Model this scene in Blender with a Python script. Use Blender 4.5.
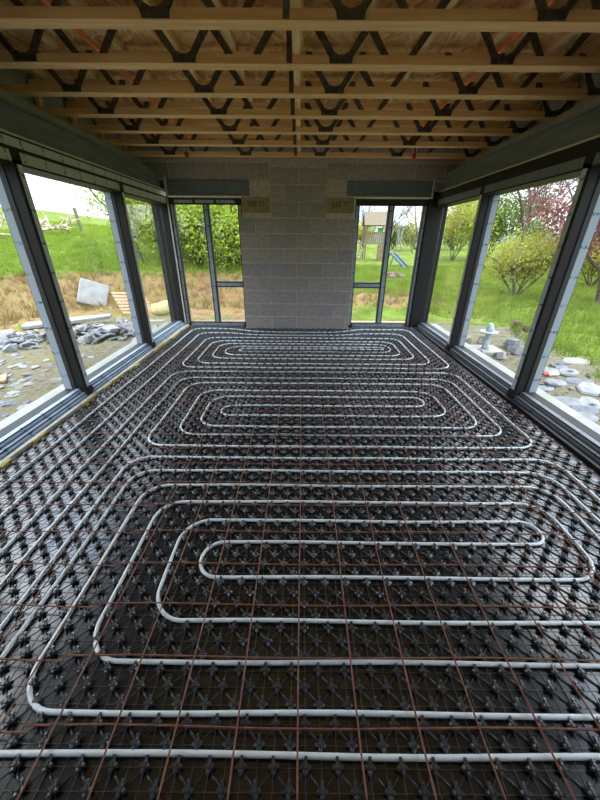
import bpy, math, random
import numpy as np
from mathutils import Vector, Matrix

random.seed(7)
rng = np.random.default_rng(7)
S = bpy.context.scene
C = S.collection
for o in list(bpy.data.objects):
    bpy.data.objects.remove(o)

# ------------------------------------------------------------------ camera
EYE = 1.478
F_PX = 321.4
cd = bpy.data.cameras.new('camera'); cam = bpy.data.objects.new('camera', cd); C.objects.link(cam)
cd.sensor_fit = 'VERTICAL'; cd.sensor_height = 24.0; cd.lens = 24.0 * F_PX / 800.0
cd.clip_start = 0.02; cd.clip_end = 3000
PITCH = 0.4614; YAW = -0.0010; ROLL = 0.0072
cam.matrix_world = (Matrix.Translation((0, 0, EYE)) @ Matrix.Rotation(-YAW, 4, 'Z') @
                    Matrix.Rotation(math.pi / 2 - PITCH, 4, 'X') @ Matrix.Rotation(ROLL, 4, 'Z'))
S.camera = cam

# ------------------------------------------------------------------ sky (bright overcast with broken cloud)
w = bpy.data.worlds.new('World'); S.world = w; w.use_nodes = True
N = w.node_tree.nodes; L = w.node_tree.links; N.clear()
out = N.new('ShaderNodeOutputWorld'); bg = N.new('ShaderNodeBackground')
tc = N.new('ShaderNodeTexCoord')
mp = N.new('ShaderNodeMapping'); mp.inputs['Scale'].default_value = (1, 1, 2.6)
nz = N.new('ShaderNodeTexNoise'); nz.inputs['Scale'].default_value = 3.4; nz.inputs['Detail'].default_value = 7; nz.inputs['Roughness'].default_value = .56
rp = N.new('ShaderNodeValToRGB')
rp.color_ramp.elements[0].position = .40; rp.color_ramp.elements[0].color = (.40, .58, .86, 1)
rp.color_ramp.elements[1].position = .60; rp.color_ramp.elements[1].color = (1.0, 1.0, 1.0, 1)
sp = N.new('ShaderNodeSeparateXYZ')
mx = N.new('ShaderNodeMath'); mx.operation = 'MAXIMUM'; mx.inputs[1].default_value = 0
ml = N.new('ShaderNodeMath'); ml.operation = 'MULTIPLY_ADD'; ml.inputs[1].default_value = 4.5; ml.inputs[2].default_value = 1.0
SKY_HORIZON = 0.35
st = N.new('ShaderNodeMath'); st.operation = 'MULTIPLY'; st.inputs[1].default_value = SKY_HORIZON
L.new(tc.outputs['Generated'], mp.inputs['Vector']); L.new(mp.outputs[0], nz.inputs['Vector']); L.new(nz.outputs['Fac'], rp.inputs['Fac'])
L.new(tc.outputs['Generated'], sp.inputs[0]); L.new(sp.outputs['Z'], mx.inputs[0]); L.new(mx.outputs[0], ml.inputs[0]); L.new(ml.outputs[0], st.inputs[0])
L.new(rp.outputs['Color'], bg.inputs['Color']); L.new(st.outputs[0], bg.inputs['Strength']); L.new(bg.outputs[0], out.inputs['Surface'])

S.view_settings.view_transform = 'Standard'; S.view_settings.look = 'None'
S.view_settings.gamma = 1.0; S.view_settings.use_curve_mapping = False
S.view_settings.exposure = 2.3

# ------------------------------------------------------------------ helpers
def lin(c):
    return tuple(((v / 255) / 12.92 if v / 255 <= .04045 else ((v / 255 + .055) / 1.055) ** 2.4) for v in c)

MATS = {}
def mat(name, c1, c2=None, scale=8.0, rough=.7, detail=5, spec=.5, metal=0.0, bump=0.0, bscale=None, stretch=(1, 1, 1), lo=.35, hi=.65, ior=1.5):
    if name in MATS: return MATS[name]
    m = bpy.data.materials.new(name); m.use_nodes = True
    n = m.node_tree.nodes; l = m.node_tree.links; b = n['Principled BSDF']
    b.inputs['Roughness'].default_value = rough; b.inputs['Metallic'].default_value = metal
    b.inputs['Specular IOR Level'].default_value = spec; b.inputs['IOR'].default_value = ior
    t = n.new('ShaderNodeTexCoord'); mpn = n.new('ShaderNodeMapping'); mpn.inputs['Scale'].default_value = stretch
    l.new(t.outputs['Object'], mpn.inputs['Vector'])
    if c2 is None: c2 = tuple(v * .8 for v in c1)
    a = n.new('ShaderNodeTexNoise'); a.inputs['Scale'].default_value = scale; a.inputs['Detail'].default_value = detail
    l.new(mpn.outputs[0], a.inputs['Vector'])
    r = n.new('ShaderNodeValToRGB'); r.color_ramp.elements[0].position = lo; r.color_ramp.elements[1].position = hi
    r.color_ramp.elements[0].color = (*c2, 1); r.color_ramp.elements[1].color = (*c1, 1)
    l.new(a.outputs['Fac'], r.inputs['Fac']); l.new(r.outputs['Color'], b.inputs['Base Color'])
    if bump:
        bn = n.new('ShaderNodeTexNoise'); bn.inputs['Scale'].default_value = bscale or scale * 4; bn.inputs['Detail'].default_value = 4
        l.new(mpn.outputs[0], bn.inputs['Vector'])
        bb = n.new('ShaderNodeBump'); bb.inputs['Strength'].default_value = bump; bb.inputs['Distance'].default_value = .01
        l.new(bn.outputs['Fac'], bb.inputs['Height']); l.new(bb.outputs[0], b.inputs['Normal'])
    MATS[name] = m
    return m

class MB:
    """collects shapes, then links them as ONE mesh object"""
    def __init__(s): s.v = []; s.f = []
    def add(s, vs, fs):
        o = len(s.v); s.v += [tuple(x) for x in vs]; s.f += [tuple(i + o for i in f) for f in fs]; return s
    def box(s, x0, x1, y0, y1, z0, z1):
        vs = [(x0, y0, z0), (x1, y0, z0), (x1, y1, z0), (x0, y1, z0), (x0, y0, z1), (x1, y0, z1), (x1, y1, z1), (x0, y1, z1)]
        return s.add(vs, [(0, 3, 2, 1), (4, 5, 6, 7), (0, 1, 5, 4), (1, 2, 6, 5), (2, 3, 7, 6), (3, 0, 4, 7)])
    def beam(s, a, b, wd, ht, up=(0, 0, 1)):
        a = Vector(a); b = Vector(b); d = (b - a).normalized(); u = Vector(up)
        if abs(d.dot(u)) > .98: u = Vector((0, 1, 0))
        r = d.cross(u).normalized(); u = r.cross(d).normalized(); vs = []
        for p in (a, b):
            for i, j in ((-1, -1), (1, -1), (1, 1), (-1, 1)): vs.append(p + r * (i * wd / 2) + u * (j * ht / 2))
        return s.add(vs, [(0, 1, 2, 3), (7, 6, 5, 4), (0, 4, 5, 1), (1, 5, 6, 2), (2, 6, 7, 3), (3, 7, 4, 0)])
    def tube(s, pts, r, n=6, cap=True):
        P = [Vector(p) for p in pts]; R = r if isinstance(r, (list, tuple)) else [r] * len(P)
        o = len(s.v); prev = None
        for i, p in enumerate(P):
            d = (P[min(i + 1, len(P) - 1)] - P[max(i - 1, 0)]).normalized()
            u = Vector((0, 0, 1)) if abs(d.z) < .95 else Vector((1, 0, 0))
            if prev is not None: u = prev
            a = d.cross(u)
            if a.length < 1e-5: a = d.cross(Vector((1, 0, 0)))
            a.normalize(); u = a.cross(d).normalized(); prev = u
            for k in range(n):
                t = 2 * math.pi * k / n; s.v.append(tuple(p + (a * math.cos(t) + u * math.sin(t)) * R[i]))
        for i in range(len(P) - 1):
            for k in range(n):
                s.f.append((o + i * n + k, o + i * n + (k + 1) % n, o + (i + 1) * n + (k + 1) % n, o + (i + 1) * n + k))
        if cap:
            s.f.append(tuple(o + k for k in range(n))[::-1]); s.f.append(tuple(o + (len(P) - 1) * n + k for k in range(n)))
        return s
    def prism(s, poly, axis, a, b):
        """extrude 2-D polygon along axis ('x','y','z') from a to b"""
        def P(u, v, t): return {'x': (t, u, v), 'y': (u, t, v), 'z': (u, v, t)}[axis]
        n = len(poly); vs = [P(u, v, a) for u, v in poly] + [P(u, v, b) for u, v in poly]
        return s.add(vs, [tuple(range(n))[::-1], tuple(range(n, 2 * n))] + [(i, (i + 1) % n, n + (i + 1) % n, n + i) for i in range(n)])
    def lathe(s, prof, n=16, c=(0, 0, 0)):
        o = len(s.v)
        for r, z in prof:
            for k in range(n):
                t = 2 * math.pi * k / n; s.v.append((c[0] + r * math.cos(t), c[1] + r * math.sin(t), c[2] + z))
        for i in range(len(prof) - 1):
            for k in range(n): s.f.append((o + i * n + k, o + i * n + (k + 1) % n, o + (i + 1) * n + (k + 1) % n, o + (i + 1) * n + k))
        s.f.append(tuple(o + k for k in range(n))[::-1]); s.f.append(tuple(o + (len(prof) - 1) * n + k for k in range(n)))
        return s
    def build(s, name, m, parent=None, smooth=False, bevel=0.0):
        me = bpy.data.meshes.new(name); me.from_pydata(s.v, [], s.f); me.update()
        return link(name, me, m, parent, smooth, bevel)

def link(name, me, m, parent=None, smooth=False, bevel=0.0):
    if m is not None and not me.materials: me.materials.append(m)
    if smooth: me.polygons.foreach_set('use_smooth', [True] * len(me.polygons))
    o = bpy.data.objects.new(name, me); C.objects.link(o)
    if parent is not None: o.parent = parent
    if bevel:
        b = o.modifiers.new('bevel', 'BEVEL'); b.width = bevel; b.segments = 1
    return o

def fast_mesh(name, V, Fq, m, parent=None, smooth=False):
    """numpy arrays: V (n,3), Fq (k,3) or (k,4)"""
    me = bpy.data.meshes.new(name); k, c = Fq.shape
    me.vertices.add(len(V)); me.vertices.foreach_set('co', np.ascontiguousarray(V, dtype=np.float32).ravel())
    me.loops.add(k * c); me.loops.foreach_set('vertex_index', np.ascontiguousarray(Fq, dtype=np.int32).ravel())
    me.polygons.add(k); me.polygons.foreach_set('loop_start', np.arange(0, k * c, c, dtype=np.int32))
    me.update(calc_edges=True); me.validate()
    return link(name, me, m, parent, smooth)

def empty(name, loc=(0, 0, 0), rz=0):
    o = bpy.data.objects.new(name, None); C.objects.link(o); o.location = loc; o.rotation_euler = (0, 0, rz); o.empty_display_size = .1
    return o
def tag(o, label, cat, group=None, kind=None):
    o['label'] = label; o['category'] = cat
    if group: o['group'] = group
    if kind: o['kind'] = kind
    return o
def struct(o, label=None):
    o['kind'] = 'structure'
    if label: o['label'] = label
    return o

# ------------------------------------------------------------------ materials
M_plastic = mat('black_plastic', (.062, .062, .062), (.042, .042, .042), scale=30, rough=.26, ior=1.8)
M_base = mat('black_sheet', (.007, .007, .008), (.005, .005, .005), scale=14, rough=.22, ior=1.95)
M_pipe = mat('white_pipe', (.88, .90, .88), (.82, .84, .83), scale=5, rough=.32)
M_rust = mat('rusty_steel', (.29, .115, .06), (.15, .058, .033), scale=25, rough=.75, bump=.3)
M_concrete = mat('concrete_slab', (.30, .29, .27), (.22, .21, .2), scale=6, rough=.9)
M_block = [mat('block_%d' % i, a, b, scale=26, rough=.95, bump=.5, bscale=120) for i, (a, b) in enumerate([
    (lin((171, 160, 154)), lin((147, 138, 132))), (lin((165, 157, 151)), lin((143, 135, 131))),
    (lin((175, 162, 154)), lin((149, 139, 131))), (lin((160, 154, 150)), lin((139, 132, 130)))])]
M_mortar = mat('mortar', lin((206, 196, 184)), lin((176, 166, 154)), scale=18, rough=1)
M_brick = mat('pale_brick', lin((186, 178, 166)), lin((160, 150, 140)), scale=20, rough=.95, bump=.4)
M_pad = mat('padstone', lin((156, 139, 104)), lin((132, 116, 84)), scale=14, rough=.95, bump=.3)
M_ink = mat('stencil_ink', (.05, .045, .035), (.04, .035, .03), rough=.9)
M_steel = mat('painted_steel', lin((112, 120, 118)), lin((92, 100, 99)), scale=9, rough=.5, stretch=(1, .3, 3))
M_steel_back = mat('galvanised_lintel', lin((112, 122, 128)), lin((92, 100, 108)), scale=12, rough=.45, stretch=(1, 1, 4))
M_frame = mat('anthracite_frame', lin((36, 33, 31)), lin((30, 28, 26)), scale=10, rough=.55, spec=.3)
M_gasket = mat('black_gasket', (.02, .02, .022), (.015, .015, .016), rough=.6)
M_cream = mat('cream_plaster', lin((205, 198, 182)), lin((178, 170, 152)), scale=14, rough=.9)
M_cill = mat('white_cill', lin((166, 162, 150)), lin((148, 144, 132)), scale=7, rough=.45)
M_board = mat('grey_board', lin((160, 156, 148)), lin((138, 134, 127)), scale=7, rough=.95)
M_foam = mat('yellow_foam', lin((214, 196, 120)), lin((180, 160, 92)), scale=30, rough=.95, bump=.7)
M_timber = mat('joist_timber', lin((244, 204, 146)), lin((222, 174, 112)), scale=3.5, rough=.8, stretch=(.6, 9, 9), lo=.3, hi=.7)
M_timber_y = mat('batten_timber', lin((244, 212, 156)), lin((214, 178, 120)), scale=3.5, rough=.8, stretch=(9, .6, 9), lo=.3, hi=.7)
M_web = mat('dark_galvanised_web', lin((118, 117, 112)), lin((92, 91, 88)), scale=40, rough=.38, metal=.75)
M_conduit = mat('orange_conduit', lin((248, 140, 74)), lin((232, 120, 58)), scale=8, rough=.45)
M_red = mat('red_plastic', lin((200, 30, 38)), lin((178, 22, 30)), rough=.4)
M_whiteplastic = mat('white_plastic', lin((228, 226, 220)), lin((212, 210, 204)), rough=.4)
M_slate = [mat('slate_%d' % i, lin(a), lin(b), scale=9, rough=.8, bump=.3) for i, (a, b) in enumerate([
    ((140, 140, 140), (112, 112, 114)), ((158, 155, 148), (128, 126, 122)), ((118, 120, 122), (94, 97, 100)), ((150, 142, 128), (122, 114, 102))])]
M_bark = mat('bark', lin((110, 98, 84)), lin((76, 66, 56)), scale=16, rough=.95)
M_playwood = mat('weathered_wood', lin((132, 118, 92)), lin((110, 97, 73)), scale=6, rough=.9, stretch=(6, 6, 1))
M_plank = mat('pinkish_plank', lin((196, 160, 128)), lin((168, 132, 102)), scale=5, rough=.9, stretch=(1, 8, 8))
M_whiteboard = mat('white_sheet', lin((158, 157, 152)), lin((136, 135, 129)), scale=5, rough=.8)

def osb_material():
    m = bpy.data.materials.new('osb'); m.use_nodes = True; n = m.node_tree.nodes; l = m.node_tree.links; b = n['Principled BSDF']; b.inputs['Roughness'].default_value = .75
    t = n.new('ShaderNodeTexCoord'); nzz = n.new('ShaderNodeTexNoise'); nzz.inputs['Scale'].default_value = 3.5
    v = n.new('ShaderNodeTexVoronoi'); v.inputs['Scale'].default_value = 16
    mpn = n.new('ShaderNodeMapping'); mpn.inputs['Scale'].default_value = (2.2, .55, 1)
    mixv = n.new('ShaderNodeVectorMath'); mixv.operation = 'ADD'
    sc = n.new('ShaderNodeVectorMath'); sc.operation = 'SCALE'; sc.inputs['Scale'].default_value = .35
    l.new(t.outputs['Object'], nzz.inputs['Vector']); l.new(nzz.outputs['Color'], sc.inputs[0])
    l.new(t.outputs['Object'], mixv.inputs[0]); l.new(sc.outputs[0], mixv.inputs[1]); l.new(mixv.outputs[0], mpn.inputs['Vector']); l.new(mpn.outputs[0], v.inputs['Vector'])
    r = n.new('ShaderNodeValToRGB'); r.color_ramp.elements[0].color = (*lin((206, 158, 96)), 1); r.color_ramp.elements[1].color = (*lin((250, 214, 156)), 1)
    sx = n.new('ShaderNodeSeparateColor'); l.new(v.outputs['Color'], sx.inputs[0]); l.new(sx.outputs[0], r.inputs['Fac']); l.new(r.outputs['Color'], b.inputs['Base Color'])
    return m
M_osb = osb_material()

def glass_material():
    m = bpy.data.materials.new('window_glass'); m.use_nodes = True; n = m.node_tree.nodes; l = m.node_tree.links; n.clear()
    o = n.new('ShaderNodeOutputMaterial'); tr = n.new('ShaderNodeBsdfTransparent'); tr.inputs['Color'].default_value = (.985, .995, .99, 1)
    g = n.new('ShaderNodeBsdfGlossy'); g.inputs['Roughness'].default_value = .0
    ge = n.new('ShaderNodeNewGeometry'); dt = n.new('ShaderNodeVectorMath'); dt.operation = 'DOT_PRODUCT'; l.new(ge.outputs['Normal'], dt.inputs[0]); l.new(ge.outputs['Incoming'], dt.inputs[1])
    ab = n.new('ShaderNodeMath'); ab.operation = 'ABSOLUTE'; l.new(dt.outputs['Value'], ab.inputs[0])
    iv = n.new('ShaderNodeMath'); iv.operation = 'SUBTRACT'; iv.inputs[0].default_value = 1.0; l.new(ab.outputs[0], iv.inputs[1])
    pw = n.new('ShaderNodeMath'); pw.operation = 'POWER'; pw.inputs[1].default_value = 5.0; l.new(iv.outputs[0], pw.inputs[0])
    fr = n.new('ShaderNodeMath'); fr.operation = 'MULTIPLY_ADD'; fr.inputs[1].default_value = .96; fr.inputs[2].default_value = .04; l.new(pw.outputs[0], fr.inputs[0])   # Schlick reflectance of glass
    mixs = n.new('ShaderNodeMixShader'); l.new(fr.outputs[0], mixs.inputs['Fac']); l.new(tr.outputs[0], mixs.inputs[1]); l.new(g.outputs[0], mixs.inputs[2]); l.new(mixs.outputs[0], o.inputs['Surface'])
    return m
M_glass = glass_material()

def tape_material(name, c, mark, axis, period=.24):
    """pale protective film with small printed marks along its length"""
    m = bpy.data.materials.new(name); m.use_nodes = True; n = m.node_tree.nodes; l = m.node_tree.links; b = n['Principled BSDF']; b.inputs['Roughness'].default_value = .35
    t = n.new('ShaderNodeTexCoord'); s = n.new('ShaderNodeSeparateXYZ'); l.new(t.outputs['Object'], s.inputs[0])
    a = n.new('ShaderNodeMath'); a.operation = 'PINGPONG'; a.inputs[1].default_value = period / 2; l.new(s.outputs[axis], a.inputs[0])
    nzz = n.new('ShaderNodeTexNoise'); nzz.inputs['Scale'].default_value = 70; nzz.inputs['Detail'].default_value = 1; l.new(t.outputs['Object'], nzz.inputs['Vector'])
    lt = n.new('ShaderNodeMath'); lt.operation = 'LESS_THAN'; lt.inputs[1].default_value = .012; l.new(a.outputs[0], lt.inputs[0])
    gt = n.new('ShaderNodeMath'); gt.operation = 'GREATER_THAN'; gt.inputs[1].default_value = .5; l.new(nzz.outputs['Fac'], gt.inputs[0])
    mm = n.new('ShaderNodeMath'); mm.operation = 'MULTIPLY'; l.new(lt.outputs[0], mm.inputs[0]); l.new(gt.outputs[0], mm.inputs[1])
    mixc = n.new('ShaderNodeMix'); mixc.data_type = 'RGBA'; mixc.inputs['A'].default_value = (*c, 1); mixc.inputs['B'].default_value = (*mark, 1)
    l.new(mm.outputs[0], mixc.inputs['Factor']); l.new(mixc.outputs['Result'], b.inputs['Base Color'])
    return m
TAPE = lin((150, 160, 168)); MARK = lin((72, 86, 106))
M_tape_z = tape_material('blue_film_upright', TAPE, MARK, 'Z')
M_tape_pale = tape_material('pale_film_upright', lin((190, 198, 204)), MARK, 'Z')
M_tape_y = tape_material('blue_film_along_wall', lin((176, 192, 208)), MARK, 'Y')
M_tape_x = tape_material('blue_film_across', TAPE, MARK, 'X')
M_tape_grey = tape_material('grey_film_along_wall', lin((118, 123, 126)), MARK, 'Y')
M_tape_head = tape_material('pale_film_head', lin((184, 188, 188)), lin((84, 94, 104)), 'Y')

# ------------------------------------------------------------------ terrain
def smooth(a, b, x):
    t = np.clip((x - a) / (b - a), 0, 1); return t * t * (3 - 2 * t)
def wob(x, y):
    return .35 * np.sin(x * .9 + 1.3) * np.cos(y * .7) + .22 * np.sin(x * 2.1 + y * 1.7) + .12 * np.sin(3.7 * x - 2.9 * y)
def bank_s(x, y):
    x = np.asarray(x, float); y = np.asarray(y, float)
    return np.maximum(-x - 6.4, np.minimum(y - 8.7, -x + .4)) + wob(x, y) * .8
def H(x, y):
    x = np.asarray(x, float); y = np.asarray(y, float); s = bank_s(x, y)
    far = np.maximum(0, s - 1.0)
    h = -.15 + smooth(0, 1.5, s) * .72 + .118 * np.minimum(far, 40) + .02 * np.minimum(np.maximum(far - 40, 0), 60)
    rough = .035 * np.sin(5.1 * x + 2 * np.sin(y * 3)) * np.cos(4.3 * y + x) + .02 * np.sin(11 * x + 7 * y)
    away = smooth(2.6, 4.0, np.maximum(np.abs(x), y - 3.6))
    h = h + rough * away + .10 * smooth(12, 40, y) * np.sin(x * .21 + y * .17)
    h = h + .75 * smooth(18, 46, y) * smooth(-1, 4, x)
    heap = .32 * np.exp(-((x - 2.0) / 1.8) ** 2 - ((y - 9.2) / .6) ** 2) + .13 * np.exp(-((x - 4.15) / .5) ** 2 - ((y - 6.2) / .25) ** 2)
    return h + heap
def axis(a, b, c, d, fine, n_far):
    lo = a + (b - a) * (1 - np.linspace(1, 0, n_far) ** 2.2) if n_far else []
    mid = np.arange(b, c, fine); hi = c + (d - c) * np.linspace(0, 1, n_far) ** 2.2
    return np.unique(np.concatenate([lo, mid, hi]))
gx = axis(-420, -14, 14, 420, .14, 46); gy = axis(-60, -1, 20, 420, .14, 46)
GX, GY = np.meshgrid(gx, gy); GZ = H(GX, GY)
V = np.stack([GX.ravel(), GY.ravel(), GZ.ravel()], 1); nx = len(gx); ny = len(gy)
idx = np.arange(nx * ny).reshape(ny, nx)
Fq = np.stack([idx[:-1, :-1].ravel(), idx[:-1, 1:].ravel(), idx[1:, 1:].ravel(), idx[1:, :-1].ravel()], 1)

def ground_material():
    m = bpy.data.materials.new('ground'); m.use_nodes = True; n = m.node_tree.nodes; l = m.node_tree.links; b = n['Principled BSDF']
    b.inputs['Roughness'].default_value = 1; b.inputs['Specular IOR Level'].default_value = .1
    t = n.new('ShaderNodeTexCoord')
    def noise(scale, detail=5):
        a = n.new('ShaderNodeTexNoise'); a.inputs['Scale'].default_value = scale; a.inputs['Detail'].default_value = detail; l.new(t.outputs['Object'], a.inputs['Vector']); return a
    def ramp(src, stops):
        r = n.new('ShaderNodeValToRGB'); e = r.color_ramp.elements
        while len(e) < len(stops): e.new(.5)
        for i, (p, c) in enumerate(stops): e[i].position = p; e[i].color = (*lin(c), 1)
        l.new(src, r.inputs['Fac']); return r.outputs['Color']
    grass = ramp(noise(1.6, 8).outputs['Fac'], [(.3, (76, 88, 30)), (.5, (100, 114, 41)), (.7, (118, 129, 55))])
    soil = ramp(noise(4.5, 9).outputs['Fac'], [(.3, (104, 78, 54)), (.45, (140, 108, 76)), (.55, (138, 118, 74)), (.68, (118, 112, 56)), (.8, (160, 140, 108))])
    gravel = ramp(noise(16, 6).outputs['Fac'], [(.3, (84, 76, 62)), (.5, (122, 112, 92)), (.65, (112, 106, 74)), (.8, (150, 144, 132))])
    def mix(f, a, c):
        x = n.new('ShaderNodeMix'); x.data_type = 'RGBA'; l.new(f, x.inputs['Factor']); l.new(a, x.inputs['A']); l.new(c, x.inputs['B']); return x.outputs['Result']
    at = n.new('ShaderNodeAttribute'); at.attribute_name = 'zone'; s = n.new('ShaderNodeSeparateColor'); l.new(at.outputs['Color'], s.inputs[0])
    def broke(src, scale):
        a = n.new('ShaderNodeMath'); a.operation = 'ADD'; nn = noise(scale, 4); sub = n.new('ShaderNodeMath'); sub.operation = 'MULTIPLY_ADD'; sub.inputs[1].default_value = 1.2; sub.inputs[2].default_value = -.6
        l.new(nn.outputs['Fac'], sub.inputs[0]); l.new(src, a.inputs[0]); l.new(sub.outputs[0], a.inputs[1])
        mr = n.new('ShaderNodeMapRange'); mr.inputs['From Min'].default_value = .42; mr.inputs['From Max'].default_value = .58; l.new(a.outputs[0], mr.inputs['Value']); return mr.outputs['Result']
    c = mix(broke(s.outputs[1], 2.5), grass, soil); c = mix(broke(s.outputs[2], 3.5), c, gravel)
    l.new(c, b.inputs['Base Color'])
    bp = n.new('ShaderNodeBump'); bp.inputs['Strength'].default_value = .8; bp.inputs['Distance'].default_value = .05; l.new(noise(9, 6).outputs['Fac'], bp.inputs['Height']); l.new(bp.outputs[0], b.inputs['Normal'])
    return m
ground = fast_mesh('ground', V, Fq, ground_material(), smooth=True); struct(ground, 'grassy ground with bare soil bank and gravel beside the building')
sv = bank_s(V[:, 0], V[:, 1])
soil_w = smooth(-1.2, -.2, sv) * (1 - smooth(1.1, 1.7, sv))
leftyard = smooth(1.2, -.2, sv) * smooth(.8, -.3, V[:, 0])
rightyard = smooth(5.6, 4.2, V[:, 0] + .25 * (V[:, 1] - 4)) * smooth(8.2, 6.6, V[:, 1]) * smooth(-.4, .4, V[:, 0])
heap_w = np.exp(-((V[:, 0] - 2.0) / 1.9) ** 2 - ((V[:, 1] - 9.2) / .75) ** 2) + np.exp(-((V[:, 0] - 4.15) / .7) ** 2 - ((V[:, 1] - 6.2) / .4) ** 2)
col = np.zeros((len(V), 4), np.float32); col[:, 3] = 1
col[:, 1] = np.clip(soil_w + .55 * leftyard * (1 - soil_w) + heap_w, 0, 1); col[:, 2] = np.clip(.66 * leftyard * (1 - smooth(-2.0, .0, sv)) + .72 * rightyard, 0, 1)
ca = ground.data.color_attributes.new('zone', 'FLOAT_COLOR', 'POINT'); ca.data.foreach_set('color', col.ravel())

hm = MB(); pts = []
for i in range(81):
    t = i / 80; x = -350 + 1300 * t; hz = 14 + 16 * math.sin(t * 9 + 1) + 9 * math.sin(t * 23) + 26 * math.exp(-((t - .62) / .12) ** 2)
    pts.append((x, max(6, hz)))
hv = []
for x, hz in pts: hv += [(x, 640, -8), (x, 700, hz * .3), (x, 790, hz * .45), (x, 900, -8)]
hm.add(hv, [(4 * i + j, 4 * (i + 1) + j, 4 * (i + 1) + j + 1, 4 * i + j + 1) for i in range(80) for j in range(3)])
struct(hm.build('hills', mat('haze_tinted_hills', lin((96, 112, 118)), lin((82, 98, 104)), scale=.02, rough=1), smooth=True), 'low hills on the horizon, coloured blue-green for haze')  # blue-grey of distance haze is painted into the base colour

# ------------------------------------------------------------------ room shell
YB = 5.955; YF = -1.6
struct(MB().box(-2.62, 2.62, YF - .2, 6.42, -.35, 0).build('floor', M_concrete), 'concrete floor slab')
struct(MB().box(-2.75, 2.75, YF - .3, YF, -.2, 2.95).build('wall_front', M_block[3]), 'plain wall behind the camera')


wall = MB()                                                       # mortar body of the block wall
PX0, PX1 = -1.01, .875
wall.box(PX0, PX1, YB + .006, 6.3, 0, 1.8)
wall.box(-.955, .845, YB + .006, 6.3, 1.8, 2.095)
wall.box(-.82, .70, YB + .006, 6.3, 2.095, 2.3)
wall.box(-2.45, 2.38, YB + .006, 6.3, 2.3, 2.86)
wall = struct(wall.build('wall_back', M_mortar), 'grey concrete block wall between the two rear windows')
struct(MB().box(-2.6, -2.45, YB + .006, 6.3, 2.3, 2.86).box(-2.45, -.83, 6.09, 6.3, 2.195, 2.3).build('trim_1', M_mortar), 'mortar infill above the corner post')
struct(MB().box(2.38, 2.6, YB + .006, 6.3, 2.3, 2.86).box(.71, 2.42, 6.09, 6.3, 2.195, 2.3).build('trim_2', M_mortar), 'mortar infill above the other corner post')
blockmesh = {}
def blk(x0, x1, z0, z1, m, name='block', y=YB):
    x0 += .006; x1 -= .006; z0 += .007; z1 -= .007
    key = (round(x1 - x0, 3), round(z1 - z0, 3), m.name)
    if key not in blockmesh:
        a = MB(); wd, ht = x1 - x0, z1 - z0; e = .004
        f = [(0, 0), (wd, 0), (wd, ht), (0, ht)]; g = [(e, e), (wd - e, e), (wd - e, ht - e), (e, ht - e)]
        vs = [(u, .02, v) for u, v in f] + [(u, e, v) for u, v in f] + [(u, 0, v) for u, v in g]
        a.add(vs, [(0, 1, 2, 3), (8, 11, 10, 9)] + [(i, (i + 1) % 4, 4 + (i + 1) % 4, 4 + i)[::-1] for i in range(4)] + [(4 + i, 4 + (i + 1) % 4, 8 + (i + 1) % 4, 8 + i)[::-1] for i in range(4)])
        me = bpy.data.meshes.new(name); me.from_pydata(a.v, [], a.f); me.update(); me.materials.append(m); blockmesh[key] = me
    o = bpy.data.objects.new(name, blockmesh[key]); C.objects.link(o); o.parent = wall; o.location = (x0, y + random.uniform(-.0015, .0015), z0)
    return o
def course(xa, xb, z0, z1, first, mats, step=.45, name='block'):
    xs = [xa]; x = first
    while x < xb - .04:
        if x > xa + .04: xs.append(x)
        x += step
    xs.append(xb)
    for a, b in zip(xs, xs[1:]): blk(a, b, z0, z1, random.choice(mats), name)
for i in range(8):
    course(PX0, PX1, .225 * i, .225 * (i + 1), (-.53 if i % 2 == 0 else -.755) - .45 * 2, M_block)
for i, f in ((8, -.05), (9, -.275), (10, -.05)):
    course(-.5, .39, .225 * i, .225 * (i + 1), f - .9, M_block)
course(-.5, .39, 2.475, 2.53, -.5 + .2225, [M_brick], step=.2225, name='brick')
course(-2.45, 2.37, 2.53, 2.595, -2.45 + .2225, [M_brick], step=.2225, name='brick')
course(-2.45, -.5, 2.31, 2.53, -2.05, M_block); course(.39, 2.37, 2.31, 2.53, .84, M_block)
for xa, xb in ((-.82, -.5), (.39, .70)):
    for i in range(3):
        course(xa, xb, 2.09 + .0733 * i, 2.09 + .0733 * (i + 1), xa + (.1 if i % 2 == 0 else .21) if xa < 0 else xa + (.21 if i % 2 == 0 else .1), [M_brick], step=.33, name='brick')
for xa, xb in ((-.955, -.5), (.39, .845)):
    course(xa, xb, 1.8, 1.86, xa + .12, [M_brick], step=.22, name='brick')
    p = blk(xa, xb, 1.86, 2.09, M_pad, 'padstone', YB - .003); p['label'] = 'yellow-brown concrete padstone with stencilled marks'
    cu = bpy.data.curves.new('stencil_marks', 'FONT'); cu.body = '188 O' if xa < 0 else '215 IT'; cu.size = .105; cu.align_x = 'CENTER'; cu.align_y = 'CENTER'; cu.extrude = .0012; cu.resolution_u = 2
    to = bpy.data.objects.new('tmp', cu); C.objects.link(to); dg = bpy.context.evaluated_depsgraph_get(); tm = bpy.data.meshes.new_from_object(to.evaluated_get(dg)); bpy.data.objects.remove(to)
    tm.materials.clear(); tm.materials.append(M_ink); tm.name = 'stencil_marks'
    tt = bpy.data.objects.new('stencil_marks', tm); C.objects.link(tt); tt.parent = p; tt.location = ((xb - xa) / 2 - .01, -.001, .12); tt.rotation_euler = (math.pi / 2, 0, 0)

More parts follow.
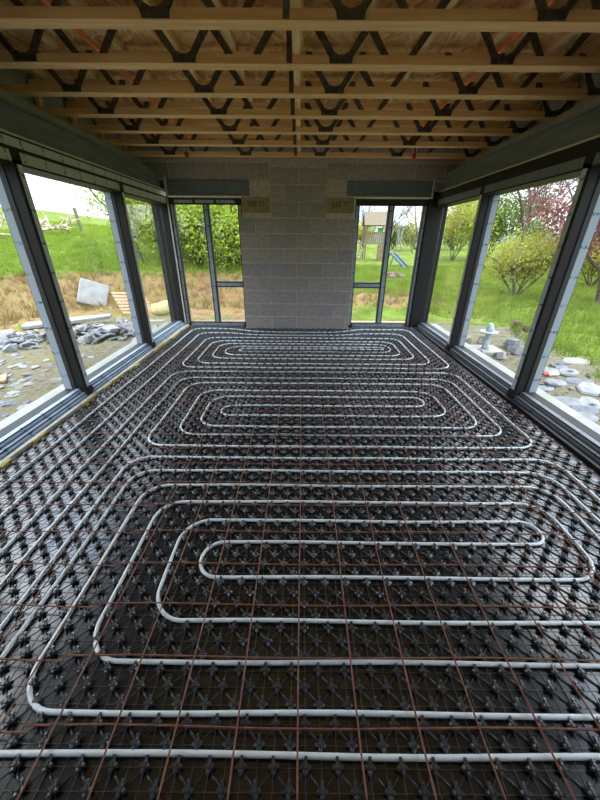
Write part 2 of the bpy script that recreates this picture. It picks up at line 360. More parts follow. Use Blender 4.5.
# steel lintels above the rear windows
for xa, xb, lb in ((-2.13, -.82, 'galvanised steel lintel over the rear window facing the leafy bank'), (.70, 2.06, 'galvanised steel lintel over the rear window facing the play tower')):
    e = empty('steel_lintel', ((xa + xb) / 2, YB, 2.1)); c = (xa + xb) / 2
    MB().box(xa - c, xb - c, .012, .03, .012, .198).build('web_plate', M_steel_back, e)
    MB().box(xa - c, xb - c, -.004, .12, .198, .21).build('top_flange', M_steel_back, e)
    MB().box(xa - c, xb - c, -.004, .12, 0, .012).build('bottom_flange', M_steel_back, e)
    xe = xa if xa < 0 else xb - .03
    MB().box(xe - c, xe - c + .03, -.02, .0, -.03, .25).build('end_plate', M_cream, e)
    MB().box(xa - c, xb - c, -.006, .30, -.012, 0).build('mortar_fillet', M_cream, e)
    tag(e, lb, 'lintel')

# ------------------------------------------------------------------ glazing down both sides
def side_window(n, s, y0, y1, label):
    """s=-1: wall towards the rubble, +1: wall towards the lawn; post at y0 belongs to this window"""
    root = struct(empty('window_%d' % n, (s * 2.3, (y0 + y1) / 2, 0)), label); cy = (y0 + y1) / 2
    def B(name, m, xa, xb, ya, yb, za, zb, bevel=0):
        a, b = sorted((s * xa - s * 2.3, s * xb - s * 2.3))
        return MB().box(a, b, ya - cy, yb - cy, za, zb).build(name, m, root, bevel=bevel)
    B('pane', M_glass, 2.300, 2.322, y0 + .04, y1 - .04, .09, 2.0)
    B('jamb', M_frame, 2.20, 2.30, y0 - .045, y0 + .045, .03, 2.02, .003)
    B('jamb_cap', M_frame, 2.30, 2.41, y0 - .04, y0 + .04, .03, 2.02)
    B('protective_film', M_tape_pale, 2.1975, 2.20, y0 - .012, y0 + .038, .08, 1.99)
    B('protective_film', M_tape_z, 2.325, 2.405, y0 - .0425, y0 - .04, .10, 1.985)
    B('gasket', M_gasket, 2.285, 2.33, y0 - .052, y0 - .04, .09, 1.99)
    B('post_foot', M_frame, 2.185, 2.21, y0 - .05, y0 + .05, .03, .11)
    # head
    B('head_frame', M_frame, 2.20, 2.41, y0, y1, 1.985, 2.18)
    B('protective_film', M_tape_head if s < 0 else M_tape_grey, 2.1975, 2.20, y0 + .05, y1 - .05, 2.0, 2.075)
    if s < 0: B('protective_film', M_tape_head, 2.192, 2.1945, y0, y1, 2.10, 2.16)
    B('head_rail', M_frame, 2.1945, 2.20, y0, y1, 2.085, 2.175)
    # bottom track
    lowf = M_tape_y if s < 0 else M_tape_grey
    B('bottom_frame', M_frame, 2.205, 2.41, y0, y1, 0, .06)
    B('upper_track', M_frame, 2.25, 2.40, y0, y1, .06, .10)
    B('protective_film', lowf, 2.2025, 2.205, y0, y1, .006, .050)
    B('protective_film', lowf, 2.207, 2.242, y0, y1, .06, .0625)
    B('protective_film', lowf, 2.2475, 2.25, y0, y1, .066, .092)
    B('protective_film', lowf, 2.254, 2.296, y0 + .05, y1 - .05, .10, .1025)
    B('cill', M_cill, 2.36, 2.56, y0, y1, .035, .075)
    B('threshold_strip', M_cream if s < 0 else M_frame, 2.135, 2.165, y0, y1, 0, .034)
    B('threshold_channel', M_tape_y if s < 0 else M_frame, 2.165, 2.2070, y0, y1, 0, .020)
    return root
posts = [-.21, 1.41, 3.03, 4.65, 6.13]  # bay beside the camera, each side: unseen, added to brighten the front floor
nm = 0
for s, view in ((-1, 'the rubble yard'), (1, 'the lawn')):
    for i in range(4):
        nm += 1; side_window(nm, s, posts[i], posts[i + 1], 'tall fixed glazing panel looking onto %s' % view)

# rear windows
def rear_window(n, x0, x1, opening_right, label):
    nonlocal_y = 6.2; root = struct(empty('window_%d' % n, ((x0 + x1) / 2, 6.2, 0)), label); c = (x0 + x1) / 2; xm = c
    def B(name, m, xa, xb, za, zb, ya=-.035, yb=.04): return MB().box(xa - c, xb - c, ya, yb, za, zb).build(name, m, root)
    z0, z1 = .0, 2.09; t = .075
    B('jamb', M_gasket, x0, x0 + t, z0, z1); B('jamb', M_gasket, x1 - t, x1, z0, z1)
    B('head_rail', M_gasket, x0 + t, x1 - t, z1 - .095, z1); B('bottom_rail', M_frame, x0 + t, x1 - t, z0, z0 + .065)
    B('mullion', M_gasket, xm - .05, xm + .05, z0 + .065, z1 - .095)
    xa, xb = ((xm + .05, x1 - t) if opening_right else (x0 + t, xm - .05))
    B('transom', M_gasket, xa, xb, .70, .80)
    f = dict(ya=-.038, yb=-.035)
    B('protective_film', M_tape_z, x0 + .018, x0 + t - .016, z0 + .03, z1 - .1, **f); B('protective_film', M_tape_z, x1 - t + .016, x1 - .018, z0 + .03, z1 - .1, **f)
    B('protective_film', M_tape_z, xm - .028, xm + .028, z0 + .07, z1 - .1, **f); B('protective_film', M_tape_x, xa + .01, xb - .01, .722, .778, **f)
    B('protective_film', M_tape_x, x0 + .1, x1 - .1, z0 + .006, z0 + .052, **f)
    if opening_right:
        for k in range(3):
            u = x0 + .09 + k * (x1 - x0 - .16) / 3; B('protective_film', M_tape_x, u, u + (x1 - x0 - .3) / 3, z1 - .075, z1 - .03, **f)
    B('pane', M_glass, x0 + t, xm - .05, .06 if opening_right else .80, z1 - .095, 0, .02)
    B('pane', M_glass, xm + .05, x1 - t, .80 if opening_right else .06, z1 - .095, 0, .02)
    B('pane', M_glass, xa, xb, .06, .70, 0, .02)
    B('cill', M_cill, x0, x1, -.03, .03, .04, .16)
    return root
rear_window(9, -2.19, -.985, True, 'rear window with low opening light facing the leafy bank')
rear_window(10, .885, 2.085, False, 'rear window with low opening light facing the play tower')

# corner posts
for s, x0, x1, lb in ((-1, -2.47, -2.19, 'dark steel corner post beside the rear window facing the leafy bank'), (1, 2.085, 2.40, 'dark steel corner post beside the rear window facing the play tower')):
    c = (x0 + x1) / 2; e = empty('corner_post', (c, 6.22, 0))
    MB().box(x0 - c, x1 - c, -.09, .10, 0, 2.19).build('post', M_frame, e, bevel=.004)
    xe = (x1 if s < 0 else x0) - c
    MB().box(xe - .012, xe + .012, -.10, -.09, 0, 2.1).build('edge_strip', M_cream if s < 0 else M_frame, e)
    tag(e, lb, 'post')

# side steel beams, plates and walls above
for s, nm_, lb in ((-1, 'wall_left', 'the rubble yard'), (1, 'wall_right', 'the lawn')):
    e = empty('steel_beam', (s * 2.3, 2.2, 2.18))
    def B(name, m, xa, xb, za, zb, ya=YF, yb=6.3, par=None):
        a, b = sorted((s * xa - s * 2.3, s * xb - s * 2.3)); return MB().box(a, b, ya - 2.2, yb - 2.2, za - 2.18, zb - 2.18).build(name, m, par)
    B('web_plate', M_steel, 2.232, 2.245, 2.195, 2.385, par=e)
    B('top_flange', M_steel, 2.20, 2.47, 2.385, 2.40, par=e); B('bottom_flange', M_steel, 2.20, 2.42, 2.18, 2.195, par=e)
    B('mortar_bead', M_cream, 2.188, 2.20, 2.176, 2.190, par=e)
    tag(e, 'long grey steel beam above the glazing facing %s' % lb, 'beam')
    a, b = sorted((s * 2.60, s * 2.75))
    wm = MB().box(a, b, YF, 6.4, 2.40, 2.95)
    struct(wm.build(nm_, M_board), 'grey upper wall carrying the joist ends')
    c_, d_ = sorted((s * 2.21, s * 2.60)); struct(MB().box(c_, d_, YF, -.26, 0, 2.18).build(nm_ + '_pier', M_board), 'solid wall beside the last glazing panel')
    a, b = sorted((s * 2.44, s * 2.60))
    tag(MB().box(a, b, YF, 5.95, 2.40, 2.56).build('wall_plate', M_board), 'grey bearing plate under the joist ends facing %s' % lb, 'plate')
    # cable clipped along the head of the glazing
    pts = [(s * 2.19, y, 2.182 + .004 * math.sin(y * 9)) for y in np.arange(1.2, 6.05, .12)]
    tag(MB().tube(pts, .006, 5).build('cable', M_cream), 'thin pale cable along the beam facing %s' % lb, 'cable')

# ------------------------------------------------------------------ ceiling: deck, battens, web joists
ceil = struct(MB().box(-2.75, 2.75, YF - .3, 6.42, 2.884, 2.95).build('ceiling', M_osb), 'strand board roof deck')
for i in range(-1, 3):
    for j in range(4):
        xa = -2.6 + j * 1.3; ya = YF + (i + 1) * 1.9 + (.6 if j % 2 else 0)
        MB().box(xa + .002, xa + 1.298, ya + .002, min(ya + 1.898, 6.3), 2.866, 2.884).build('deck_panel', M_osb, ceil)
ORD = ['nearest the block wall', 'second out from the block wall', 'third out from the block wall', 'fourth out from the block wall', 'fifth out from the block wall', 'sixth out from the block wall', 'seventh out from the block wall', 'eighth out from the block wall']
JY = [2.51, 3.0, 3.50, 4.02, 4.55, 5.10, 5.70]
JY = JY + []
NEARV = [-1.9, -.81, .26, 1.36, 2.42]; FARV = [-1.5, -.42, .67, 1.76]
def vweb(cx, y, face):
    """pressed-metal V web: two legs and a toothed plate lapped over the bottom chord"""
    a = MB(); t = .012; ya, yb = (y - t, y) if face < 0 else (y, y + t)
    zb, zt = .003, .25
    for sg in (-1, 1):
        poly = [(cx + sg * .035, .04), (cx + sg * .085, .04), (cx + sg * .235, .222), (cx + sg * .235, zt), (cx + sg * .195, zt)]
        if sg < 0: poly = poly[::-1]
        a.prism(poly, 'y', ya, yb)
        # folded edge
        a.beam((cx + sg * .06, (ya + yb) / 2 - face * -.006, .045), (cx + sg * .215, (ya + yb) / 2 - face * -.006, .235), .03, .01, up=(0, 1, 0))
    a.prism([(cx - .075, zb), (cx + .075, zb), (cx + .085, .05), (cx + .05, .062), (cx + .02, .048), (cx - .02, .048), (cx - .05, .062), (cx - .085, .05)], 'y', ya + (.006 if face < 0 else 0), yb - (0 if face < 0 else .006))
    for k in range(7):
        x = cx - .063 + k * .021; a.box(x, x + .006, ya - (.002 if face < 0 else 0), yb + (.002 if face > 0 else 0), zb + .004, .044)
    return a
web_meshes = {}
for k, y in enumerate(JY):
    e = empty('web_joist', (0, y, 2.56))
    MB().box(-2.58, 2.58, 0, .097, 0, .047).build('bottom_chord', M_timber, e)
    MB().box(-2.58, 2.58, 0, .097, .207, .254).build('top_chord', M_timber, e)
    for x in (-2.57, 2.535): MB().box(x, x + .035, .02, .077, .047, .207).build('end_block', M_timber, e)
    st_ = MB().box(-.112, -.075, .012, .085, .047, .207).build('upright', M_timber, e)
    MB().box(-.112, -.075, -.004, 0, .004, .052).box(-.112, -.075, .008, .012, .05, .20).build('nail_plate', M_web, st_)
    for f, Ls in ((-1, NEARV), (1, FARV)):
        for cx in Ls:
            key = (f, cx)
            if key not in web_meshes: web_meshes[key] = vweb(cx, 0 if f < 0 else .097, f).build('metal_web', M_web, e).data
            else: link('metal_web', web_meshes[key], None, e)
    tag(e, 'timber and metal web roof joist, ' + ORD[len(JY) - 1 - k], 'joist')
for i, x in enumerate([-2.42, -1.95, -1.45, -1.0, -.55, -.02, .44, .94, 1.44, 1.94, 2.42]):
    o = MB().box(-.022, .022, YF, 6.2, 0, .05).build('roof_batten', M_timber_y); o.location = (x, 0, 2.815)
    tag(o, 'pale roof batten under the board deck, %s in from the rubble yard side' % ('first second third fourth fifth sixth seventh eighth ninth tenth eleventh'.split()[i]), 'batten', 'battens above the joists')
sb = MB().box(-.0235, .0235, 2.2, 5.9, 0, .15).build('strongback', M_timber_y); sb.location = (-.045, 0, 2.608)
tag(sb, 'pale timber strongback threaded through the middle of the joists', 'brace')
for s, x, lb in ((-1, -1.47, 'the rubble yard'), (1, 1.40, 'the lawn')):
    pts = [(x + .004 * math.sin(y * 2.2), y, 2.695 + .002 * math.sin(y * 6)) for y in np.arange(1.6, 5.68, .1)]
    tag(MB().tube(pts, .017, 8).build('conduit', M_conduit, smooth=True), 'orange conduit running through the joists on the side of %s' % lb, 'conduit')
    e = empty('cable_fitting', (-1.63 if s < 0 else 1.58, 5.60, 2.562))
    MB().lathe([(.018, -.045), (.03, -.02), (.03, .012), (.02, .02)], 10).build('body', M_red, e, smooth=False)
    for q in (-.02, .02): MB().tube([(q, 0, .015), (q * 1.3, 0, .10)], .009, 6).build('tip', M_whiteplastic, e)
    MB().tube([(0, 0, .02), (0, .02, .14), (0, .12, .15)], .004, 5).build('wire', M_gasket, e)
    tag(e, 'small red fitting with two white tips hung by the joists towards %s' % lb, 'fitting')

# ------------------------------------------------------------------ underfloor heating mat
matt = empty('heating_mat', (0, 3, 0))
FX0, FX1 = -2.12, 2.12
MB().box(FX0, FX1, YF - 3, YB - .01 - 3, 0, .004).box(FX0, -1.03, YB - .01 - 3, 3.15, 0, .004).box(.9, 2.08, YB - .01 - 3, 3.15, 0, .004).build('base_sheet', M_base, matt)
# rows of studs every 50 mm, staggered
def stud_mesh():
    n = 16; vs = []; fs = []
    def ring(sc, z, sq=1.0):
        r = []
        for k in range(n):
            t = 2 * math.pi * k / n; lob = .0156 + .0050 * math.cos(4 * t)
            r.append((lob * sc * math.cos(t), lob * sc * math.sin(t) * 1.12, z))
        return r
    for sc, z in ((.62, .003), (.66, .012), (.98, .0155), (.94, .0205), (.66, .0255)): vs += ring(sc, z)
    for i in range(4):
        for k in range(n): fs.append((i * n + k, i * n + (k + 1) % n, (i + 1) * n + (k + 1) % n, (i + 1) * n + k))
    o = len(vs); m = 6
    for r, z in ((.0075, .0243), (.0065, .0285)):
        for k in range(m): vs.append((r * math.cos(2 * math.pi * k / m), r * math.sin(2 * math.pi * k / m), z))
    for k in range(n):                                            # annulus between top rim and centre button
        a, b = 4 * n + k, 4 * n + (k + 1) % n; fs.append((a, b, o + ((k + 1) * m // n) % m)) ; 
        if ((k + 1) * m // n) % m != (k * m // n) % m: fs.append((a, o + ((k + 1) * m // n) % m, o + (k * m // n) % m))
    for k in range(m): fs.append((o + k, o + (k + 1) % m, o + m + (k + 1) % m, o + m + k))
    fs.append(tuple(o + m + k for k in range(m)))
    # hooked lip on the far side of the stud
    hv = [(-.006, .012, .018), (.006, .012, .018), (.006, .023, .020), (-.006, .023, .020), (-.005, .014, .0285), (.005, .014, .0285), (.004, .022, .027), (-.004, .022, .027)]
    o = len(vs); vs += hv; fs += [tuple(i + o for i in f) for f in [(0, 3, 2, 1), (4, 5, 6, 7), (0, 1, 5, 4), (1, 2, 6, 5), (2, 3, 7, 6), (3, 0, 4, 7)]]
    me = bpy.data.meshes.new('stud'); me.from_pydata(vs, [], fs); me.update(); me.materials.append(M_plastic); return me
SM = stud_mesh()
Y0 = .385; X0 = .025
spots = []
for r in range(-14, 116):
    y = Y0 + .05 * r
    lim = YB - .05
    if y > 6.12: continue
    off = X0 if r % 2 == 0 else X0 + .05
    for c in range(-22, 22):
        x = off + .1 * c
        if x < FX0 + .03 or x > FX1 - .03: continue
        if y > lim and (-1.05 < x < .93): continue
        spots.append((x, y))
# shown largest first
def in_view(x, y):
    z = -EYE; zc = y * math.cos(PITCH) - z * math.sin(PITCH); u = F_PX * x / zc; v = -F_PX * (y * math.sin(PITCH) + z * math.cos(PITCH)) / zc
    return abs(u) < 306 and v < 408, zc
vis = sorted([(in_view(x, y)[1], x, y) for x, y in spots if in_view(x, y)[0]])
near = set((x, y) for _, x, y in vis[:300])
for x, y in near:
    o = bpy.data.objects.new('stud', SM); C.objects.link(o); o.parent = matt; o.location = (x, y - 3, 0); o.rotation_euler = (0, 0, random.uniform(-.12, .12))
# the remaining studs joined
import itertools
SM.calc_loop_triangles()
sv0 = np.array([v.co[:] for v in SM.vertices]); st0 = np.array([t.vertices[:] for t in SM.loop_triangles])
rest = np.array([p for p in spots if p not in near and p[1] > -.1]); k = len(rest); nv = len(sv0)
VV = np.repeat(sv0[None], k, 0); VV[:, :, 0] += rest[:, 0:1]; VV[:, :, 1] += rest[:, 1:2] - 3
TT = (st0[None] + (np.arange(k) * nv)[:, None, None])
o = fast_mesh('studs', VV.reshape(-1, 3), TT.reshape(-1, 3), M_plastic, matt); o['kind'] = 'stuff'
# rib lattice: thin orthogonal ribs plus stout diagonals linking the studs
rib = MB()
ys = [Y0 + .05 * r for r in range(-10, 115)]
for y in ys:
    if y < YB - .03: rib.box(FX0, FX1, y - 3 - .0013, y - 3 + .0013, .004, .0066)
for c in range(-42, 43):
    x = X0 + .05 * c
    if FX0 < x < FX1: rib.box(x - .0016, x + .0016, -.2 - 3, YB - .02 - 3, .004, .0062)
o = rib.build('rib_lattice', M_plastic, matt); o['kind'] = 'stuff'
dv = np.array([[0, 0, .003], [0, 0, .003], [0, 0, .003], [0, 0, .003], [0, 0, 0], [0, 0, 0], [0, 0, 0], [0, 0, 0]], float)
def diag_block(P, dx, dy, wd, z1):
    d = np.array([dx, dy]); Ln = np.hypot(*d); d = d / Ln; nrm = np.array([-d[1], d[0]]) * wd / 2; a = d * .008; b = d * (Ln - .008)
    q = [(*(a - nrm), .004), (*(b - nrm), .004), (*(b + nrm), .004), (*(a + nrm), .004), (*(a - nrm * .6), z1), (*(b - nrm * .6), z1), (*(b + nrm * .6), z1), (*(a + nrm * .6), z1)]
    q = np.array(q); f = np.array([(4, 5, 6, 7), (0, 1, 5, 4), (1, 2, 6, 5), (2, 3, 7, 6), (3, 0, 4, 7)])
    VVd = np.repeat(q[None], len(P), 0); VVd[:, :, 0] += P[:, 0:1]; VVd[:, :, 1] += P[:, 1:2] - 3
    return VVd.reshape(-1, 3), (f[None] + (np.arange(len(P)) * 8)[:, None, None]).reshape(-1, 4)
P = np.array([p for p in spots if -.2 < p[1] < YB - .1 and FX0 + .1 < p[0] < FX1 - .1])
rowi = np.round((P[:, 1] - Y0) / .05).astype(int)
A1 = diag_block(P, .05, -.05, .0075, .0095); A2 = diag_block(P, -.05, -.05, .0022, .0064)
o = fast_mesh('diagonal_ribs', np.concatenate([A1[0], A2[0]]), np.concatenate([A1[1], A2[1] + len(A1[0])]), M_plastic, matt); o['kind'] = 'stuff'
tag(matt, 'black plastic castellated underfloor heating mat covering the floor', 'floor mat')

# yellow foam strip at the floor edge
fo = empty('foam_strip', (-2.131, 1.4, .004)); yy = 1.2
while yy < 5.9:
    ln = random.uniform(.06, .26)
    if random.random() < .5:
        xw = random.uniform(.012, .038); t0 = yy - 1.4
        MB().add([(0, t0, 0), (xw, t0 + .01, 0), (xw * .9, t0 + ln, 0), (0, t0 + ln, 0), (0, t0, .03), (xw * .8, t0 + .015, random.uniform(.015, .04)), (xw * .6, t0 + ln, random.uniform(.02, .04)), (0, t0 + ln, .03)],
                 [(0, 3, 2, 1), (4, 5, 6, 7), (0, 1, 5, 4), (1, 2, 6, 5), (2, 3, 7, 6), (3, 0, 4, 7)]).build('foam_piece', M_foam, fo)
    yy += ln
tag(fo, 'ragged yellow foam edge strip along the floor by the rubble yard windows', 'insulation')

# ------------------------------------------------------------------ white heating pipe loops
def fillet(pts, rad, n=10):
    outp = [Vector((*pts[0], 0))]
    for i in range(1, len(pts) - 1):
        a, b, c = (Vector((*pts[j], 0)) for j in (i - 1, i, i + 1)); r = rad[i] if isinstance(rad, dict) and i in rad else (rad if not isinstance(rad, dict) else .12)
        d1 = (a - b); d2 = (c - b); r = min(r, d1.length * .499, d2.length * .499); d1.normalize(); d2.normalize()
        if abs(d1.dot(d2)) > .999: outp.append(b); continue
        th = d1.angle(d2); tl = min(r / math.tan(th / 2), min((a - b).length, (c - b).length) * .5); rr = tl * math.tan(th / 2)
        cen = b + (d1 + d2).normalized() * (rr / math.sin(th / 2)); s0 = b + d1 * tl; s1 = b + d2 * tl
        v0 = s0 - cen; v1 = s1 - cen; ang = v0.angle(v1); ax = v0.cross(v1).normalized()
        for k in range(n + 1): outp.append(cen + Matrix.Rotation(ang * k / n, 3, ax) @ v0)
    outp.append(Vector((*pts[-1], 0))); return outp
PZ = .0175
def pipe(pts, label, r=.13, waves=None):
    p = fillet(pts, r); dense = []
    for a, b in zip(p, p[1:]):
        n = max(1, int((b - a).length / .12))
        for k in range(n): dense.append(a + (b - a) * (k / n))
    dense.append(p[-1]); fin = []; al = 0.0
    for i, q in enumerate(dense):
        x, y = q.x, q.y
        if i: al += (q - dense[i - 1]).length
        if waves: x, y = waves(x, y)
        fin.append((x + .0030 * math.sin(al * 5.1), y + .0030 * math.sin(al * 4.3 + 1), PZ + .0012 * math.sin(al * 7)))
    o = MB().tube(fin, .0088, 8).build('heating_pipe', M_pipe, smooth=True); tag(o, label, 'pipe', 'white heating pipes on the mat'); return o
# near loop
pipe([(-1.15, -.4), (-1.15, 1.81), (1.75, 1.81), (1.75, .66), (-.85, .66), (-.85, 1.51), (1.50, 1.51), (1.50, 1.01), (-.50, 1.01), (-.50, 1.21), (1.35, 1.21), (1.35, 1.36), (-.65, 1.36), (-.65, .81),
      (1.65, .81), (1.65, 1.66), (-1.0, 1.66), (-1.0, .51), (1.90, .51), (1.90, 1.96), (-1.25, 1.96), (-1.25, -.4)],
     'long white heating pipe loop third out from the block wall', .15)
# middle loop
pipe([(-1.55, -.4), (-1.55, 3.71), (1.90, 3.71), (1.90, 2.11), (-1.25, 2.11), (-1.25, 3.36), (1.60, 3.36), (1.60, 2.41), (-.90, 2.41), (-.90, 3.01), (1.25, 3.01), (1.25, 2.81), (-.75, 2.81), (-.75, 2.61),
      (1.40, 2.61), (1.40, 3.16), (-1.05, 3.16), (-1.05, 2.28), (1.75, 2.28), (1.75, 3.51), (-1.40, 3.51), (-1.40, -.4)],
     'long white heating pipe loop second out from the block wall', .17)
# far loop, squeezed forward in front of the block wall
def wave(x, y):
    if y > 5.3:
        k = math.exp(-((x + .07) / 1.0) ** 6); y = y - k * .22 * (y - 5.15)/.7
    return x, y
pipe([(-1.95, -.4), (-1.95, 5.86), (1.95, 5.86), (1.95, 3.86), (-1.55, 3.86), (-1.55, 5.26), (1.60, 5.26), (1.60, 4.21), (-1.25, 4.21), (-1.25, 4.91), (1.35, 4.91), (1.35, 4.51), (-.90, 4.51), (-.90, 4.66), (1.25, 4.66), (1.25, 4.76),
      (-1.10, 4.76), (-1.10, 4.36), (1.45, 4.36), (1.45, 5.06), (-1.40, 5.06), (-1.40, 4.01), (1.75, 4.01), (1.75, 5.56), (-1.75, 5.56), (-1.75, -.4)],
     'long white heating pipe loop closest to the block wall', .18, wave)
pipe([(-1.03, -.6), (-1.03, .41), (1.97, .41), (1.97, -.6)], 'single straight white heating pipe furthest from the block wall', .07)

# ------------------------------------------------------------------ rusty steel mesh sheets
bar_cache = {}
def bar(parent, x0, y0, x1, y1, z, bend=0.0):
    L_ = math.hypot(x1 - x0, y1 - y0); key = round(L_, 3)
    if key not in bar_cache:
        a = MB(); n = 9; a.tube([(L_ * i / n, .004 * math.sin(i * 1.3), .0012 * math.sin(i * 2.1)) for i in range(n + 1)], .0033, 5)
        me = bpy.data.meshes.new('bar'); me.from_pydata(a.v, [], a.f); me.update(); me.materials.append(M_rust); bar_cache[key] = me
    o = bpy.data.objects.new('bar', bar_cache[key]); C.objects.link(o); o.parent = parent
    o.location = (x0 - parent.location.x, y0 - parent.location.y, z); o.rotation_euler = (0, 0, math.atan2(y1 - y0, x1 - x0))
def mesh_sheet(xs, xa, xb, ya, yb, yfirst, label, tilt=0.0, dz=0):
    e = empty('steel_mesh_sheet', (xa, ya, 0))
    for x in xs: bar(e, x, ya, x + tilt * 4, yb, .0395 + dz)
    y = yfirst
    while y < yb:
        if y > ya: bar(e, xa + random.uniform(-.008, .008), y + tilt, xb + random.uniform(-.008, .008), y - tilt, .0325 + dz)
        y += .2
    tag(e, label, 'steel mesh', 'rusty reinforcement mesh sheets')
mesh_sheet([-.797 + .2 * k for k in range(12)], -.905, 1.465, -.12, 4.72, .47 - .4, 'rusty steel mesh sheet over the middle of the floor')
mesh_sheet([-.975 - .2 * k for k in range(6)], -2.06, -.885, -.15, 4.68, .455 - .4, 'rusty steel mesh sheet beside the rubble yard windows', dz=.003)
mesh_sheet([1.44, 1.64, 1.84, 2.03], 1.385, 2.07, -.1, 4.74, .425 - .4, 'rusty steel mesh sheet beside the lawn windows', dz=.003)

# ------------------------------------------------------------------ outdoors: grass
def h1(x, y): return float(H(x, y))
def grass(name, npts, xr, yr, cond, c1, c2, label, ln=(.08, .2), per=5, wd=.009):
    x = rng.uniform(*xr, npts); y = rng.uniform(*yr, npts); ok = cond(x, y); x = x[ok]; y = y[ok]; z = H(x, y)
    n = len(x) * per; bx = np.repeat(x, per) + rng.normal(0, .035, n); by = np.repeat(y, per) + rng.normal(0, .035, n); bz = np.repeat(z, per) - .01
    a = rng.uniform(0, 2 * np.pi, n); l_ = rng.uniform(*ln, n); lean = rng.normal(0, .5, (n, 2)) * l_[:, None] * .8
    p0 = np.stack([bx - np.cos(a) * wd, by - np.sin(a) * wd, bz], 1); p1 = np.stack([bx + np.cos(a) * wd, by + np.sin(a) * wd, bz], 1); p2 = np.stack([bx + lean[:, 0], by + lean[:, 1], bz + l_], 1)
    Vg = np.stack([p0, p1, p2], 1).reshape(-1, 3); o = fast_mesh(name, Vg, np.arange(3 * n).reshape(-1, 3), leafmat(name + '_blades', c1, c2, 1.2))
    tag(o, label, 'grass', kind='stuff')
def leafmat(name, c1, c2, scale):
    if name in MATS: return MATS[name]
    m = mat(name, lin(c1), lin(c2), scale=scale, rough=.8, spec=.2, lo=.3, hi=.7); n = m.node_tree.nodes; l = m.node_tree.links; b = n['Principled BSDF']
    tl = n.new('ShaderNodeBsdfTranslucent'); src = b.inputs['Base Color'].links[0].from_socket; l.new(src, tl.inputs['Color']); ms = n.new('ShaderNodeMixShader'); ms.inputs['Fac'].default_value = .35
    l.new(b.outputs[0], ms.inputs[1]); l.new(tl.outputs[0], ms.inputs[2]); l.new(ms.outputs[0], n['Material Output'].inputs['Surface']); return m
grass('lawn_grass', 26000, (3.2, 16), (3.5, 24), lambda x, y: (x > 4.1 + .2 * np.sin(y * 3)) | (y > 7.8), (142, 158, 62), (98, 118, 40), 'long green grass on the lawn beyond the bird bath')
grass('field_grass', 30000, (-17, .3), (4, 26), lambda x, y: (bank_s(x, y) > 1.15), (148, 166, 60), (102, 126, 38), 'bright green grass on the sloping field above the soil bank')
grass('back_grass', 7000, (.3, 5), (8.2, 24), lambda x, y: (y > 9.9) | (rng.uniform(0, 1, len(x)) < .15), (142, 160, 62), (98, 120, 40), 'green grass in front of the play tower')
grass('dry_grass', 3600, (-9, 4), (6, 11.5), lambda x, y: ((bank_s(x, y) > -.4) & (bank_s(x, y) < 1.3) & (x < .6)) | ((np.abs(y - 9.2) < .6) & (x > .4)), (164, 142, 94), (118, 102, 58), 'dry straw-coloured grass on the soil bank', ln=(.08, .26))
grass('weed_tufts', 1500, (-6, 4.2), (2.0, 8), lambda x, y: (np.sin(x * 2.3 + 1) * np.cos(y * 2.9) > .35) & ((x < -2.9) | (x > 2.9)), (156, 160, 70), (110, 122, 48), 'low weed tufts in the gravel beside the building', ln=(.03, .09))

